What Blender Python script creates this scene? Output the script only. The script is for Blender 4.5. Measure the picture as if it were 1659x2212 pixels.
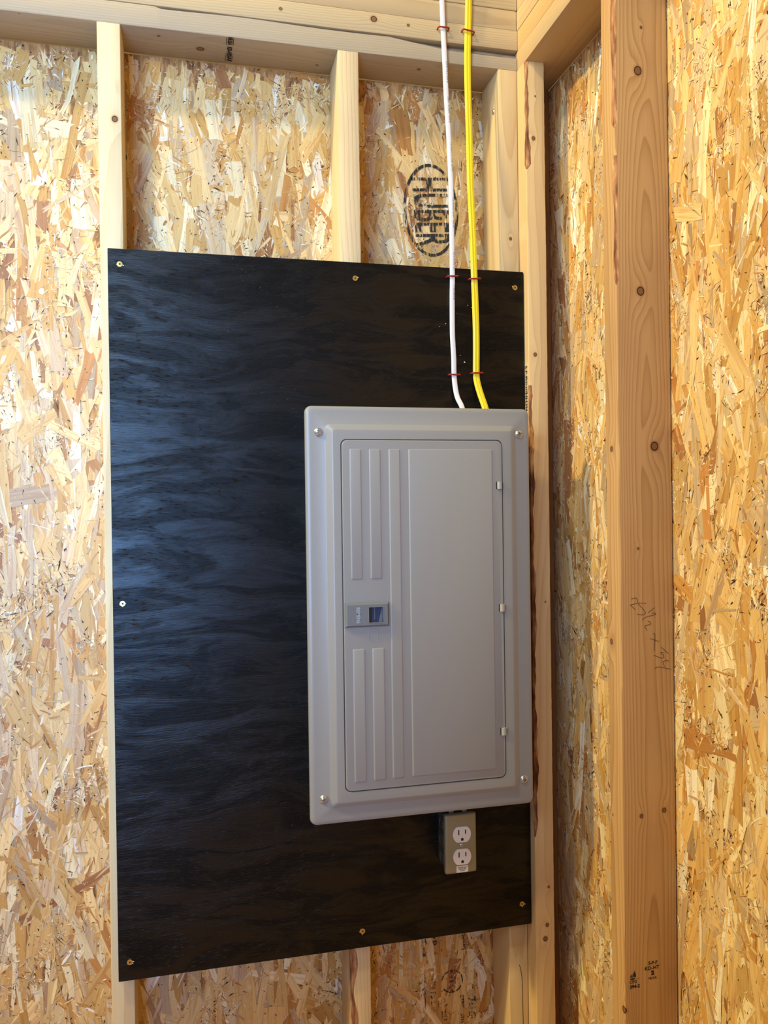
import bpy, bmesh, math, random
import numpy as np
from mathutils import Vector, Matrix

for o in list(bpy.data.objects): bpy.data.objects.remove(o)
scene = bpy.context.scene
COL = scene.collection
ZP = 2.391                      # height of the underside of the top plates

# ------------------------------------------------------------------ camera
cam = bpy.data.cameras.new('camera'); co = bpy.data.objects.new('camera', cam); COL.objects.link(co)
cam.sensor_fit = 'HORIZONTAL'; cam.sensor_width = 36.0; cam.lens = 1752.24 / 1659 * 36.0; cam.clip_start = .02
fw = Vector((.2316, .9728, -.0055)).normalized(); rt = Vector((.9727, -.2317, -.0135)); rt = (rt - fw * rt.dot(fw)).normalized(); up = rt.cross(fw)
co.matrix_world = Matrix(((rt.x, up.x, -fw.x, .1425), (rt.y, up.y, -fw.y, -1.4407), (rt.z, up.z, -fw.z, ZP - .8242), (0, 0, 0, 1)))
scene.camera = co

# ------------------------------------------------------------------ world, lights, exposure
w = bpy.data.worlds.new('world'); scene.world = w; w.use_nodes = True
bg = w.node_tree.nodes['Background']; bg.inputs[0].default_value = (1.0, .62, .22, 1); bg.inputs[1].default_value = .23

def area(name, loc, target, sx, sy, power, col, spread=180):
    l = bpy.data.lights.new(name, 'AREA'); l.shape = 'RECTANGLE'; l.size = sx; l.size_y = sy; l.energy = power; l.color = col; l.spread = math.radians(spread)
    o = bpy.data.objects.new(name, l); COL.objects.link(o); o.location = loc
    o.rotation_euler = (Vector(target) - Vector(loc)).to_track_quat('-Z', 'Y').to_euler(); return o
def lamp(name, loc, r, power, col):
    l = bpy.data.lights.new(name, 'POINT'); l.shadow_soft_size = r; l.energy = power; l.color = col
    o = bpy.data.objects.new(name, l); COL.objects.link(o); o.location = loc; return o
lamp('ceiling_bulb', (-.62, -1.15, ZP + 1.35), .10, 108, (1.0, .90, .60))
lamp('loft_bulb', (-3.2, -.86, ZP + 2.0), .14, 750, (1.0, .77, .31))
area('window_daylight', (-.55, -2.1, 1.55), (-.34, 0, 1.66), .7, 1.1, 10.2, (.24, .50, 1.0), 66)
area('upper_cool_fill', (-.8, -1.8, 2.5), (.30, 0, 2.40), .6, .8, 7, (.56, .80, 1.0), 80)  # added cool fill for the upper framing; no second window known there

scene.view_settings.view_transform = 'Standard'; scene.view_settings.look = 'None'
scene.view_settings.gamma = 1; scene.view_settings.use_curve_mapping = False; scene.view_settings.exposure = 0.06

# ------------------------------------------------------------------ helpers
def s2l(c):
    f = lambda v: v / 12.92 if v <= .04045 else ((v + .055) / 1.055) ** 2.4
    return tuple(f(v / 255.) for v in c)
def rgba(c): return (*s2l(c), 1)

class NT:
    def __init__(s, name):
        s.m = bpy.data.materials.new(name); s.m.use_nodes = True; s.t = s.m.node_tree; s.b = s.t.nodes['Principled BSDF']
    def n(s, typ, **k):
        x = s.t.nodes.new(typ)
        for a, b in k.items(): setattr(x, a, b)
        return x
    def put(s, inp, v):
        if hasattr(v, 'is_linked') or isinstance(v, bpy.types.NodeSocket): s.t.links.new(v, inp)
        elif v is not None: inp.default_value = v
    def M(s, op, a, b=None, c=None):
        x = s.n('ShaderNodeMath', operation=op); s.put(x.inputs[0], a)
        if b is not None: s.put(x.inputs[1], b)
        if c is not None: s.put(x.inputs[2], c)
        return x.outputs[0]
    def xyz(s, a, b, c):
        x = s.n('ShaderNodeCombineXYZ'); s.put(x.inputs[0], a); s.put(x.inputs[1], b); s.put(x.inputs[2], c); return x.outputs[0]
    def obj(s): return s.n('ShaderNodeTexCoord').outputs['Object']
    def sep(s, v): x = s.n('ShaderNodeSeparateXYZ'); s.put(x.inputs[0], v); return x.outputs
    def noise(s, vec, scale=1, detail=2, rough=.5, dist=0):
        x = s.n('ShaderNodeTexNoise'); s.put(x.inputs['Vector'], vec); x.inputs['Scale'].default_value = scale
        x.inputs['Detail'].default_value = detail; x.inputs['Roughness'].default_value = rough; x.inputs['Distortion'].default_value = dist
        return x.outputs['Fac']
    def ramp(s, f, stops):
        x = s.n('ShaderNodeValToRGB'); s.put(x.inputs[0], f); e = x.color_ramp.elements
        while len(e) < len(stops): e.new(.5)
        for i, (p, c) in enumerate(stops): e[i].position = p; e[i].color = c if len(c) == 4 else (*c, 1)
        return x.outputs[0]
    def mix(s, f, a, b, mode='MIX'):
        x = s.n('ShaderNodeMix', data_type='RGBA', blend_type=mode); s.put(x.inputs[0], f); s.put(x.inputs[6], a); s.put(x.inputs[7], b); return x.outputs[2]
    def rng(s, f, a, b, c=0, d=1):
        x = s.n('ShaderNodeMapRange'); s.put(x.inputs[0], f); x.inputs[1].default_value = a; x.inputs[2].default_value = b
        x.inputs[3].default_value = c; x.inputs[4].default_value = d; return x.outputs[0]
    def bump(s, h, strength=.3, dist=.001):
        x = s.n('ShaderNodeBump'); s.put(x.inputs['Height'], h); x.inputs['Strength'].default_value = strength; x.inputs['Distance'].default_value = dist
        s.t.links.new(x.outputs[0], s.b.inputs['Normal'])
    def base(s, c): s.put(s.b.inputs['Base Color'], c)

def plain(name, c, rough=.5, metal=0, spec=None, bumpy=0):
    k = NT(name); k.base(rgba(c)); k.b.inputs['Roughness'].default_value = rough; k.b.inputs['Metallic'].default_value = metal
    n = k.noise(k.obj(), 900, 2)
    k.base(k.mix(k.rng(n, .3, .7, 0, .10), rgba(c), rgba([v * .8 for v in c])))
    if bumpy: k.bump(k.noise(k.obj(), 2500, 1), bumpy, .0003)
    return k.m

def wood(name, axis, light, dark, center=(.02, .12), spacing=.0045, knots=(), contrast=.6, seed=0., wob=.012, grey=0., tilt=.012):
    wob *= .38
    """softwood: growth rings round an axis that runs along the board; knots=(a,b,v,r)"""
    k = NT(name); ox, oy, oz = k.sep(k.obj())[:3]
    a, b, v = {'z': (ox, oy, oz), 'x': (oy, oz, ox), 'y': (ox, oz, oy)}[axis]
    vs = k.M('ADD', v, seed)
    n1 = k.noise(k.xyz(k.M('MULTIPLY', a, 9), k.M('MULTIPLY', b, 9), k.M('MULTIPLY', vs, 1.6)), 1, 1.5)
    n2 = k.noise(k.xyz(k.M('MULTIPLY', a, 9), k.M('ADD', k.M('MULTIPLY', b, 9), 7.7), k.M('MULTIPLY', vs, 1.9)), 1, 1.5)
    da = k.M('ADD', k.M('SUBTRACT', a, center[0]), k.M('MULTIPLY', k.M('SUBTRACT', n1, .5), wob * 4))
    db = k.M('ADD', k.M('SUBTRACT', b, k.M('ADD', center[1], k.M('MULTIPLY', k.M('SUBTRACT', v, 1.3), tilt))), k.M('MULTIPLY', k.M('SUBTRACT', n2, .5), wob * 4))
    r = k.M('SQRT', k.M('ADD', k.M('MULTIPLY', da, da), k.M('MULTIPLY', db, db)))
    kn = None
    for (ka, kb, kv, kr) in knots:
        e1, e2, e3 = k.M('SUBTRACT', a, ka), k.M('SUBTRACT', b, kb), k.M('SUBTRACT', v, kv)
        dd = k.M('ADD', k.M('MULTIPLY', e1, e1), k.M('MULTIPLY', e2, e2)); ev = k.M('MULTIPLY', e3, e3)
        g = k.M('EXPONENT', k.M('MULTIPLY', k.M('ADD', dd, k.M('MULTIPLY', ev, .16)), -1. / (kr * 2.6) ** 2))
        r = k.M('ADD', r, k.M('MULTIPLY', g, kr * 1.3))
        q = k.M('DIVIDE', k.M('SQRT', k.M('ADD', dd, k.M('MULTIPLY', ev, .8))), kr)
        kn = q if kn is None else k.M('MINIMUM', kn, q)
    ph = k.M('ADD', k.M('DIVIDE', r, spacing), k.M('MULTIPLY', k.noise(k.xyz(k.M('MULTIPLY', a, 60), k.M('MULTIPLY', b, 60), k.M('MULTIPLY', vs, 5)), 1, 2), .5))
    fr = k.M('FRACT', ph)
    lw = k.M('MULTIPLY', k.M('POWER', fr, 2.4), k.rng(fr, .93, 1.0, 1, 0))
    fib = k.noise(k.xyz(k.M('MULTIPLY', a, 520), k.M('MULTIPLY', b, 520), k.M('MULTIPLY', vs, 9)), 1, 3, .6)
    blot = k.noise(k.xyz(k.M('MULTIPLY', a, 14), k.M('MULTIPLY', b, 14), k.M('MULTIPLY', vs, 3)), 1, 3)
    c = k.mix(k.M('MULTIPLY', lw, contrast), rgba([light[0] - 5, light[1] + 3, light[2] + 4]), rgba([dark[0] - 4, dark[1] + 5, dark[2] + 3]))
    c = k.mix(k.rng(fib, .25, .75, .22, 0), c, rgba(dark))
    c = k.mix(k.rng(blot, .5, .72, 0, .35), c, rgba([dark[0] * .9 + 20, dark[1] * .95 + 18, dark[2] + 20]))
    if grey: c = k.mix(k.rng(blot, .3, .65, grey, grey * .4), c, rgba((150, 142, 136)))
    if kn is not None:
        c = k.mix(k.rng(kn, 1.7, 1.0, 0, .45), c, rgba((150, 98, 58)))
        c = k.mix(k.rng(kn, 1.08, .96, 0, 1), c, rgba((52, 30, 20)))
        c = k.mix(k.rng(kn, .82, .7, 0, 1), c, rgba((128, 92, 62)))
    k.base(c); k.b.inputs['Roughness'].default_value = .62; k.b.inputs['Specular IOR Level'].default_value = .3
    k.bump(k.M('ADD', k.M('MULTIPLY', lw, .8), fib), .35, .0006)
    return k.m

def mk(name, verts, faces, mat, parent=None, smooth=None, mi=None, loc=None):
    me = bpy.data.meshes.new(name); me.from_pydata([tuple(v) for v in verts], [], faces)
    for m in (mat if isinstance(mat, (list, tuple)) else [mat]): me.materials.append(m)
    if mi is not None: me.polygons.foreach_set('material_index', mi)
    bm = bmesh.new(); bm.from_mesh(me); bmesh.ops.recalc_face_normals(bm, faces=bm.faces); bm.to_mesh(me); bm.free()
    if smooth is not None:
        me.polygons.foreach_set('use_smooth', [True] * len(me.polygons)); me.set_sharp_from_angle(angle=math.radians(smooth))
    o = bpy.data.objects.new(name, me); COL.objects.link(o)
    if parent: o.parent = parent
    if loc is not None: o.location = loc
    return o
def tag(o, label, cat, group=None):
    o['label'] = label; o['category'] = cat
    if group: o['group'] = group
    return o
def thing(name, loc, label, cat, group=None):
    o = bpy.data.objects.new(name, None); o.empty_display_size = .03; COL.objects.link(o); o.location = loc; return tag(o, label, cat, group)

class MB:
    def __init__(s): s.v = []; s.f = []; s.mi = []
    def add(s, V, F, mi=0):
        b = len(s.v); s.v += [tuple(p) for p in V]; s.f += [tuple(i + b for i in f) for f in F]; s.mi += [mi] * len(F); return s
    def loft(s, rings, cap0=True, cap1=True, mi=0, closed=True):
        n = len(rings[0]); V = [p for r in rings for p in r]; F = []
        for i in range(len(rings) - 1):
            for j in range(n if closed else n - 1):
                k = (j + 1) % n; F.append((i * n + j, i * n + k, (i + 1) * n + k, (i + 1) * n + j))
        if cap0: F.append(tuple(range(n))[::-1])
        if cap1: F.append(tuple((len(rings) - 1) * n + j for j in range(n)))
        return s.add(V, F, mi)
    def box(s, a, b, mi=0):
        x0, y0, z0 = a; x1, y1, z1 = b
        return s.loft([[(x0, y0, z0), (x1, y0, z0), (x1, y1, z0), (x0, y1, z0)], [(x0, y0, z1), (x1, y0, z1), (x1, y1, z1), (x0, y1, z1)]], mi=mi)
    def done(s, name, mat, parent=None, smooth=None, loc=(0, 0, 0)):
        lo = Vector(loc); return mk(name, [tuple(Vector(p) - lo) for p in s.v] if loc != (0, 0, 0) and parent is None else s.v, s.f, mat, parent, smooth, s.mi, loc if parent is None else None)

def rrect(x0, x1, z0, z1, r, y, n=6):
    """rounded rectangle ring in the plane y"""
    P = []
    for cx, cz, a0 in ((x1 - r, z1 - r, 0), (x0 + r, z1 - r, 90), (x0 + r, z0 + r, 180), (x1 - r, z0 + r, 270)):
        for i in range(n + 1):
            a = math.radians(a0 + 90 * i / n); P.append((cx + r * math.cos(a), y, cz + r * math.sin(a)))
    return P
def circ(cx, cz, r, y, n=20): return [(cx + r * math.cos(2 * math.pi * i / n), y, cz + r * math.sin(2 * math.pi * i / n)) for i in range(n)]

def catmull(P, sub=6):
    P = [Vector(p) for p in P]; Q = [P[0] * 2 - P[1]] + P + [P[-1] * 2 - P[-2]]; out = []
    for i in range(1, len(Q) - 2):
        for j in range(sub):
            t = j / sub; a, b, c, d = Q[i - 1:i + 3]
            out.append(.5 * ((2 * b) + (c - a) * t + (2 * a - 5 * b + 4 * c - d) * t * t + (3 * b - a - 3 * c + d) * t ** 3))
    return out + [P[-1]]
def sweep(mb, path, prof, ref=Vector((0, 1, 0)), mi=0):
    """prof: (side, front) offsets; ref is the direction the profile's second axis leans to"""
    rings = []
    for i, p in enumerate(path):
        t = (path[min(i + 1, len(path) - 1)] - path[max(i - 1, 0)]).normalized()
        s = t.cross(ref).normalized(); n = s.cross(t).normalized()
        rings.append([tuple(p + s * a + n * b) for a, b in prof])
    return mb.loft(rings, mi=mi)

def text_obj(name, txt, size, mat, parent, origin, xdir, ydir, extrude=.0002, align='CENTER', bold=0, squeeze=1, spacing=1):
    cu = bpy.data.curves.new('t', 'FONT'); cu.body = txt; cu.size = size; cu.extrude = extrude; cu.offset = bold
    cu.align_x = align; cu.align_y = 'CENTER'; cu.resolution_u = 3; cu.space_line = .85; cu.space_character = spacing
    t = bpy.data.objects.new('t', cu); COL.objects.link(t)
    bpy.context.view_layer.update()
    me = bpy.data.meshes.new_from_object(t.evaluated_get(bpy.context.evaluated_depsgraph_get())); bpy.data.objects.remove(t)
    X, Y = Vector(xdir), Vector(ydir); Z = X.cross(Y); O = Vector(origin)
    for vv in me.vertices: vv.co = O + X * vv.co.x * squeeze + Y * vv.co.y + Z * vv.co.z
    me.name = name; me.materials.clear(); me.materials.append(mat)
    o = bpy.data.objects.new(name, me); COL.objects.link(o)
    if parent: o.parent = parent
    return o

# ------------------------------------------------------------------ OSB walls: sheets with real strands pressed on them
kb = NT('osb_base'); ob = kb.obj(); q = kb.sep(ob)
nb = kb.noise(kb.xyz(kb.M('MULTIPLY', q[0], 160), kb.M('MULTIPLY', q[1], 160), kb.M('MULTIPLY', q[2], 40)), 1, 4)
kb.base(kb.ramp(nb, [(.3, rgba((120, 78, 42))), (.5, rgba((176, 128, 76))), (.7, rgba((206, 164, 112)))])); kb.b.inputs['Roughness'].default_value = .7
kb.bump(nb, .5, .001)
ks = NT('osb_strand'); at = ks.n('ShaderNodeAttribute', attribute_name='strand_col'); gr = ks.n('ShaderNodeAttribute', attribute_name='grain')
gv = ks.sep(gr.outputs['Vector'])
gn = ks.noise(ks.xyz(ks.M('MULTIPLY', gv[0], 420), ks.M('MULTIPLY', gv[1], 16), gv[2]), 1, 3, .6)
gb = ks.noise(ks.xyz(ks.M('MULTIPLY', gv[0], 110), ks.M('MULTIPLY', gv[1], 6), gv[2]), 1, 2, .5)
sp = ks.noise(ks.xyz(ks.M('MULTIPLY', gv[0], 500), ks.M('MULTIPLY', gv[1], 260), gv[2]), 1, 1, .5)
c = ks.mix(ks.rng(gn, .5, .72, 0, .42), at.outputs['Color'], ks.mix(1, at.outputs['Color'], rgba((190, 138, 92)), 'MULTIPLY'))
c = ks.mix(ks.rng(gb, .5, .68, 0, .45), c, ks.mix(1, c, rgba((214, 172, 128)), 'MULTIPLY'))
c = ks.mix(ks.rng(sp, .71, .78, 0, .6), c, rgba((86, 54, 34)))
ks.base(c); ks.b.inputs['Roughness'].default_value = .5; ks.b.inputs['Specular IOR Level'].default_value = .35
ks.bump(gn, .35, .0005)

PAL = [((226, 196, 140), 22), ((214, 178, 116), 22), ((200, 156, 90), 14), ((186, 134, 76), 6), ((208, 184, 148), 14), ((190, 164, 130), 8), ((234, 218, 178), 9), ((238, 232, 218), 3), ((158, 112, 72), 2)]
PC = np.array([s2l(c) for c, _ in PAL]); PW = np.array([w_ for _, w_ in PAL], float); PW /= PW.sum()
SL = [((240, 230, 210), 34), ((226, 200, 158), 26), ((205, 165, 115), 14), ((150, 108, 72), 12), ((70, 44, 28), 14)]
SC = np.array([s2l(c) for c, _ in SL]); SW = np.array([w_ for _, w_ in SL], float); SW /= SW.sum()

def strands(rng, dens, region, kind):
    u0, u1, v0, v1 = region; A = (u1 - u0) * (v1 - v0); N = int(dens * A)
    u = rng.uniform(u0, u1, N); v = rng.uniform(v0, v1, N)
    def field(u, v, s, sd):
        r = np.random.default_rng(sd); f = 0
        for _ in range(9):
            a = r.uniform(0, 6.28); w_ = s * r.uniform(.6, 1.7); f = f + np.sin((u * math.cos(a) * 1.5 + v * math.sin(a)) * w_ + r.uniform(0, 6.28))
        return f / 9 ** .5
    K = dict(big=12, mid=8, sliver=4, speck=6)[kind]
    if kind == 'big':
        L = np.clip(rng.lognormal(math.log(.088), .45, N), .03, .20); W = np.clip(rng.lognormal(math.log(.0145), .5, N), .005, .036)
        ang = np.where(rng.random(N) < .10, rng.uniform(-1.57, 1.57, N), rng.normal(0, .24, N)); h = rng.uniform(.0002, .0015, N); th = .0003; tl = .016
        col = PC[rng.choice(len(PC), N, p=PW)]
    elif kind == 'mid':
        keep = rng.random(N) < .25 + .75 / (1 + np.exp(-3 * (field(u, v, 30, 3) - .2))); u = u[keep]; v = v[keep]; N = len(u)
        L = np.clip(rng.lognormal(math.log(.020), .5, N), .006, .07); W = np.clip(rng.lognormal(math.log(.0026), .5, N), .0008, .008)
        ang = np.where(rng.random(N) < .25, rng.uniform(-1.57, 1.57, N), rng.normal(0, .55, N)); h = rng.uniform(.0009, .0017, N); th = .0003; tl = .05
        col = PC[rng.choice(len(PC), N, p=PW)]
    elif kind == 'sliver':
        keep = rng.random(N) < .10 + .90 / (1 + np.exp(-5 * (field(u, v, 34, 5) - .75))); u = u[keep]; v = v[keep]; N = len(u)
        L = np.clip(rng.lognormal(math.log(.0072), .5, N), .002, .028); W = np.clip(rng.lognormal(math.log(.00115), .4, N), .0005, .0028)
        ang = np.where(rng.random(N) < .6, rng.uniform(-1.57, 1.57, N), rng.normal(0, .7, N)); h = rng.uniform(.0013, .0019, N); th = .0003; tl = .28
        col = SC[rng.choice(len(SC), N, p=SW)]
    else:
        L = rng.uniform(.0020, .0068, N); W = rng.uniform(.0007, .0017, N); ang = rng.uniform(-1.57, 1.57, N); h = rng.uniform(.0014, .0018, N); th = .0002; tl = .05
        col = np.tile(s2l((44, 28, 20)), (N, 1))
    col = col * np.clip(rng.normal(1, .09, (N, 1)), .7, 1.3); col = np.clip(col, 0, .9)
    # outline, s along the strand, t across
    if K == 12:
        s = np.array([-.5, -.47, -.5, -.25, 0, .25, .5, .46, .5, .25, 0, -.25]); t = np.array([.5, 0, -.5, -.5, -.5, -.5, -.5, 0, .5, .5, .5, .5]); js = .028; jt = .05
    elif K == 8:
        s = np.array([-.5, -.5, -.2, .2, .5, .5, .2, -.2]); t = np.array([.3, -.3, -.5, -.5, -.3, .3, .5, .5]); js = .05; jt = .09
    elif K == 6:
        s = np.array([-.5, -.25, .25, .5, .25, -.25]); t = np.array([0, -.5, -.5, 0, .5, .5]); js = .1; jt = .2
    else:
        s = np.array([-.5, 0, .5, 0]); t = np.array([0, -.5, 0, .5]); js = .12; jt = .15
    S = (s[None] + rng.normal(0, js, (N, K)) * (np.abs(s)[None] > .4)) * L[:, None]
    T = (t[None] + rng.normal(0, jt, (N, K))) * W[:, None] * (1 + rng.normal(0, .25, (N, 1)) * s[None] * 1.6)
    T = T + rng.normal(0, .05, (N, 1)) * (s[None] ** 2 * 4) * L[:, None] * .6       # slight bow
    ca, sa = np.cos(ang)[:, None], np.sin(ang)[:, None]
    U = u[:, None] + T * ca + S * sa; V = v[:, None] - T * sa + S * ca
    H = h[:, None] + T * rng.normal(0, tl, (N, 1)) + S * rng.normal(0, tl * .12, (N, 1))
    G = np.stack([T + rng.uniform(0, 9, (N, 1)), S + rng.uniform(0, 9, (N, 1)), np.repeat(rng.uniform(0, 50, (N, 1)), K, 1)], -1)
    ok = (U.min(1) > u0 - .0) & (U.max(1) < u1) & (V.min(1) > v0) & (V.max(1) < v1)
    return K, U[ok], V[ok], H[ok], th, col[ok], G[ok]

def osb_wall(name, region, dense, to3, boxv, boxf, seed):
    rng = np.random.default_rng(seed)
    sets = [strands(rng, 3000, dense, 'big'), strands(rng, 4200, dense, 'mid'), strands(rng, 46000, dense, 'sliver'), strands(rng, 900, dense, 'speck')]
    VV = [np.array(boxv, float)]; loops = [np.array([i for f in boxf for i in f])]; tot = [np.array([len(f) for f in boxf])]
    fc = [np.tile((.4, .25, .12), (len(boxf), 1))]; gg = [np.zeros((len(boxv), 3))]; mi = [np.zeros(len(boxf), int)]; base = len(boxv)
    for K, U, V, H, th, col, G in sets:
        N = len(U)
        if not N: continue
        P = np.concatenate([np.stack([U, V, H], -1), np.stack([U, V, H - th], -1)], 1)      # N,2K,3
        VV.append(to3(P.reshape(-1, 3))); gg.append(np.concatenate([G, G], 1).reshape(-1, 3))
        j = np.arange(K); j2 = (j + 1) % K
        top = j[None] + 0 * j[None]; side = np.stack([j, j + K, j2 + K, j2], 1).reshape(-1)
        one = np.concatenate([np.arange(K), side]); ll = (one[None] + (np.arange(N) * 2 * K)[:, None] + base).reshape(-1)
        loops.append(ll); tot.append(np.tile(np.array([K] + [4] * K), N)); fc.append(np.repeat(col, K + 1, 0)); mi.append(np.ones(N * (K + 1), int)); base += N * 2 * K
    VV = np.concatenate(VV); loops = np.concatenate(loops); tot = np.concatenate(tot); fc = np.concatenate(fc); gg = np.concatenate(gg); mi = np.concatenate(mi)
    me = bpy.data.meshes.new(name); me.vertices.add(len(VV)); me.vertices.foreach_set('co', VV.astype(np.float32).ravel())
    me.loops.add(len(loops)); me.loops.foreach_set('vertex_index', loops.astype(np.int32))
    me.polygons.add(len(tot)); me.polygons.foreach_set('loop_start', np.concatenate([[0], np.cumsum(tot)[:-1]]).astype(np.int32))
    me.polygons.foreach_set('loop_total', tot.astype(np.int32))
    me.materials.append(kb.m); me.materials.append(ks.m)
    me.polygons.foreach_set('material_index', mi.astype(np.int32))
    me.polygons.foreach_set('use_smooth', np.zeros(len(tot), bool)); me.update(calc_edges=True)
    a = me.attributes.new('strand_col', 'FLOAT_COLOR', 'FACE'); a.data.foreach_set('color', np.concatenate([fc, np.ones((len(fc), 1))], 1).astype(np.float32).ravel())
    a = me.attributes.new('grain', 'FLOAT_VECTOR', 'POINT'); a.data.foreach_set('vector', gg.astype(np.float32).ravel())
    o = bpy.data.objects.new(name, me); COL.objects.link(o); o['kind'] = 'structure'; return o

BF = [(0, 1, 2, 3), (4, 7, 6, 5), (0, 4, 5, 1), (1, 5, 6, 2), (2, 6, 7, 3), (3, 7, 4, 0)]
def bv(x0, x1, y0, y1, z0, z1): return [(x0, y0, z0), (x1, y0, z0), (x1, y1, z0), (x0, y1, z0), (x0, y0, z1), (x1, y0, z1), (x1, y1, z1), (x0, y1, z1)]
YA, XB = .0905, .8475
wall_back = osb_wall('wall_back', None, (-.95, .846, .40, 2.390), lambda P: np.stack([P[:, 0], YA - P[:, 2], P[:, 1]], -1), bv(-1.4, .8475, YA, YA + .011, 0, 2.391), BF, 11)
wall_right = osb_wall('wall_right', None, (-1.30, .0885, .40, 2.390), lambda P: np.stack([XB - P[:, 2], P[:, 0], P[:, 1]], -1), bv(XB, XB + .011, -2.2, .1015, 0, 2.391), BF, 23)

# floor slab
kf = NT('floor_sheathing'); kf.base(kf.ramp(kf.noise(kf.obj(), 40, 6), [(.3, rgba((150, 116, 78))), (.7, rgba((196, 162, 118)))])); kf.b.inputs['Roughness'].default_value = .8
fl = MB().box((-1.4, -3.4, -.1), (.8585, .1015, 0)).done('floor', kf.m); fl['kind'] = 'structure'

# ------------------------------------------------------------------ lumber
def lumber(name, x0, x1, y0, y1, z0, z1, axis, mat, label, cat, group=None, bark=None, wane=None, ease=.0022, seg=.010, wcorner=None):
    """wane(v)->(da,db) cuts the corner `wcorner` (0..3: a0b0,a1b0,a1b1,a0b1) by that much; v is a world coordinate along the board"""
    lo = ((x0 + x1) / 2, (y0 + y1) / 2, z0)
    A = {'z': (x0, x1, y0, y1, z0, z1), 'x': (y0, y1, z0, z1, x0, x1), 'y': (x0, x1, z0, z1, y0, y1)}[axis]
    a0, a1, b0, b1, v0, v1 = A; rnd = random.Random(hash(name + label) & 0xffff if False else int(abs(x0) * 1e4 + abs(y0) * 7e3 + z0 * 1e3))
    n = max(2, int((v1 - v0) / seg)) if wane else max(2, int((v1 - v0) / .12)); rings = []; cor = [(a0, b0, 1, 1), (a1, b0, -1, 1), (a1, b1, -1, -1), (a0, b1, 1, -1)]
    for i in range(n + 1):
        v = v0 + (v1 - v0) * i / n; R = []
        for ci, (a, b, sa, sb) in enumerate(cor):
            da = db = ease * rnd.uniform(.7, 1.3)
            if wane and ci == wcorner:
                da, db = wane(v); da = max(da, .0012); db = max(db, .0012)
            mid = (a + sa * da * .30, b + sb * db * .30)
            pa = (a, b + sb * db); pb = (a + sa * da, b)
            R += [pa, mid, pb] if ci % 2 == 0 else [pb, mid, pa]
        f = {'z': lambda p: (p[0], p[1], v), 'x': lambda p: (v, p[0], p[1]), 'y': lambda p: (p[0], v, p[1])}[axis]
        rings.append([f(p) for p in R])
    mb = MB(); m = 12; V = [p for r in rings for p in r]; F = []; mi = []
    for i in range(n):
        for j in range(m):
            F.append((i * m + j, i * m + (j + 1) % m, (i + 1) * m + (j + 1) % m, (i + 1) * m + j))
            big = False
            if wane and j in (3 * wcorner, 3 * wcorner + 1):
                v = v0 + (v1 - v0) * (i + .5) / n; big = sum(wane(v)) > .0062
            mi.append(1 if (big and bark) else 0)
    F.append(tuple(range(m))); F.append(tuple(n * m + j for j in range(m))[::-1]); mi += [0, 0]
    V = [(p[0] - lo[0], p[1] - lo[1], p[2] - lo[2]) for p in V]
    o = mk(name, V, F, [mat] + ([bark] if bark else []), None, 25, mi, lo)
    return tag(o, label, cat, group)

def kz(lo, *ks_): return [tuple(k) for k in ks_]
LT, DK = (226, 196, 150), (186, 142, 92)
kbk = NT('bark_wane'); q = kbk.sep(kbk.obj()); nn = kbk.noise(kbk.xyz(kbk.M('MULTIPLY', q[0], 120), kbk.M('MULTIPLY', q[1], 120), kbk.M('MULTIPLY', q[2], 22)), 1, 4, .6)
kbk.base(kbk.ramp(nn, [(.32, rgba((74, 44, 28))), (.46, rgba((134, 88, 60))), (.58, rgba((178, 128, 88))), (.7, rgba((208, 170, 124)))])); kbk.b.inputs['Roughness'].default_value = .85; kbk.bump(nn, .8, .002)
kgw = NT('grey_wane'); q = kgw.sep(kgw.obj()); nn = kgw.noise(kgw.xyz(kgw.M('MULTIPLY', q[0], 9), kgw.M('MULTIPLY', q[1], 200), kgw.M('MULTIPLY', q[2], 200)), 1, 4, .6)
kgw.base(kgw.ramp(nn, [(.35, rgba((92, 84, 78))), (.6, rgba((142, 132, 124))), (.75, rgba((170, 158, 146)))])); kgw.b.inputs['Roughness'].default_value = .85; kgw.bump(nn, .8, .0015)
BARK, GWANE = kbk.m, kgw.m

SH = ZP - .0381
def zl(z): return ZP + z - .0381          # z relative to the plates -> local z of a stud standing on the bottom plate
m1 = wood('stud_wood_a', 'z', (230, 206, 166), (196, 158, 112), (.03, .10), .006, [(.027 - .019, -.0445, zl(-.1613), .0048)], .5, 0)
m2 = wood('stud_wood_b', 'z', (228, 200, 158), (192, 150, 104), (-.05, .02), .0042, [], .5, 3)
m3 = wood('stud_wood_c', 'z', (224, 192, 146), (186, 140, 92), (.0, -.13), .0035, [(.7393 - .7375, -.0445, zl(-.3183), .0028)], .55, 6)
mp = wood('stud_wood_d', 'z', (226, 190, 142), (190, 140, 92), (.05, .09), .005, [(x - .7755, -.0445, zl(z), r) for x, z, r in ((.7711, -.1424, .0035), (.7694, -.5436, .0033), (.7831, -1.5377, .0022), (.7793, -1.6084, .0034), (.7753, -1.6339, .0042), (.7758, -.064, .0016), (.7837, -1.0041, .0015))], .5, 9)
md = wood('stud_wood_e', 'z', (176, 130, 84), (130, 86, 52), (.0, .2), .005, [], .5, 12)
mB = wood('stud_wood_f', 'z', (212, 166, 116), (156, 106, 64), (.006, .016), .0034,
          [(x - .80075, -.019, zl(z), r) for x, z, r in ((.7958, -.1826, .0062), (.7961, -.5085, .0060), (.8161, -.7383, .0062), (.7873, -.8901, .0018), (.7875, -1.2878, .0030), (.8253, -1.2826, .0034), (.8020, -.118, .002))] +
          [(-.04425, y + .339, zl(z), r) for y, z, r in ((-.338, -.7412, .0036), (-.3312, -1.0308, .0038), (-.3291, -1.2931, .0015), (-.3550, -1.5731, .0044))], .66, 15, .012, 0, .010)

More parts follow.
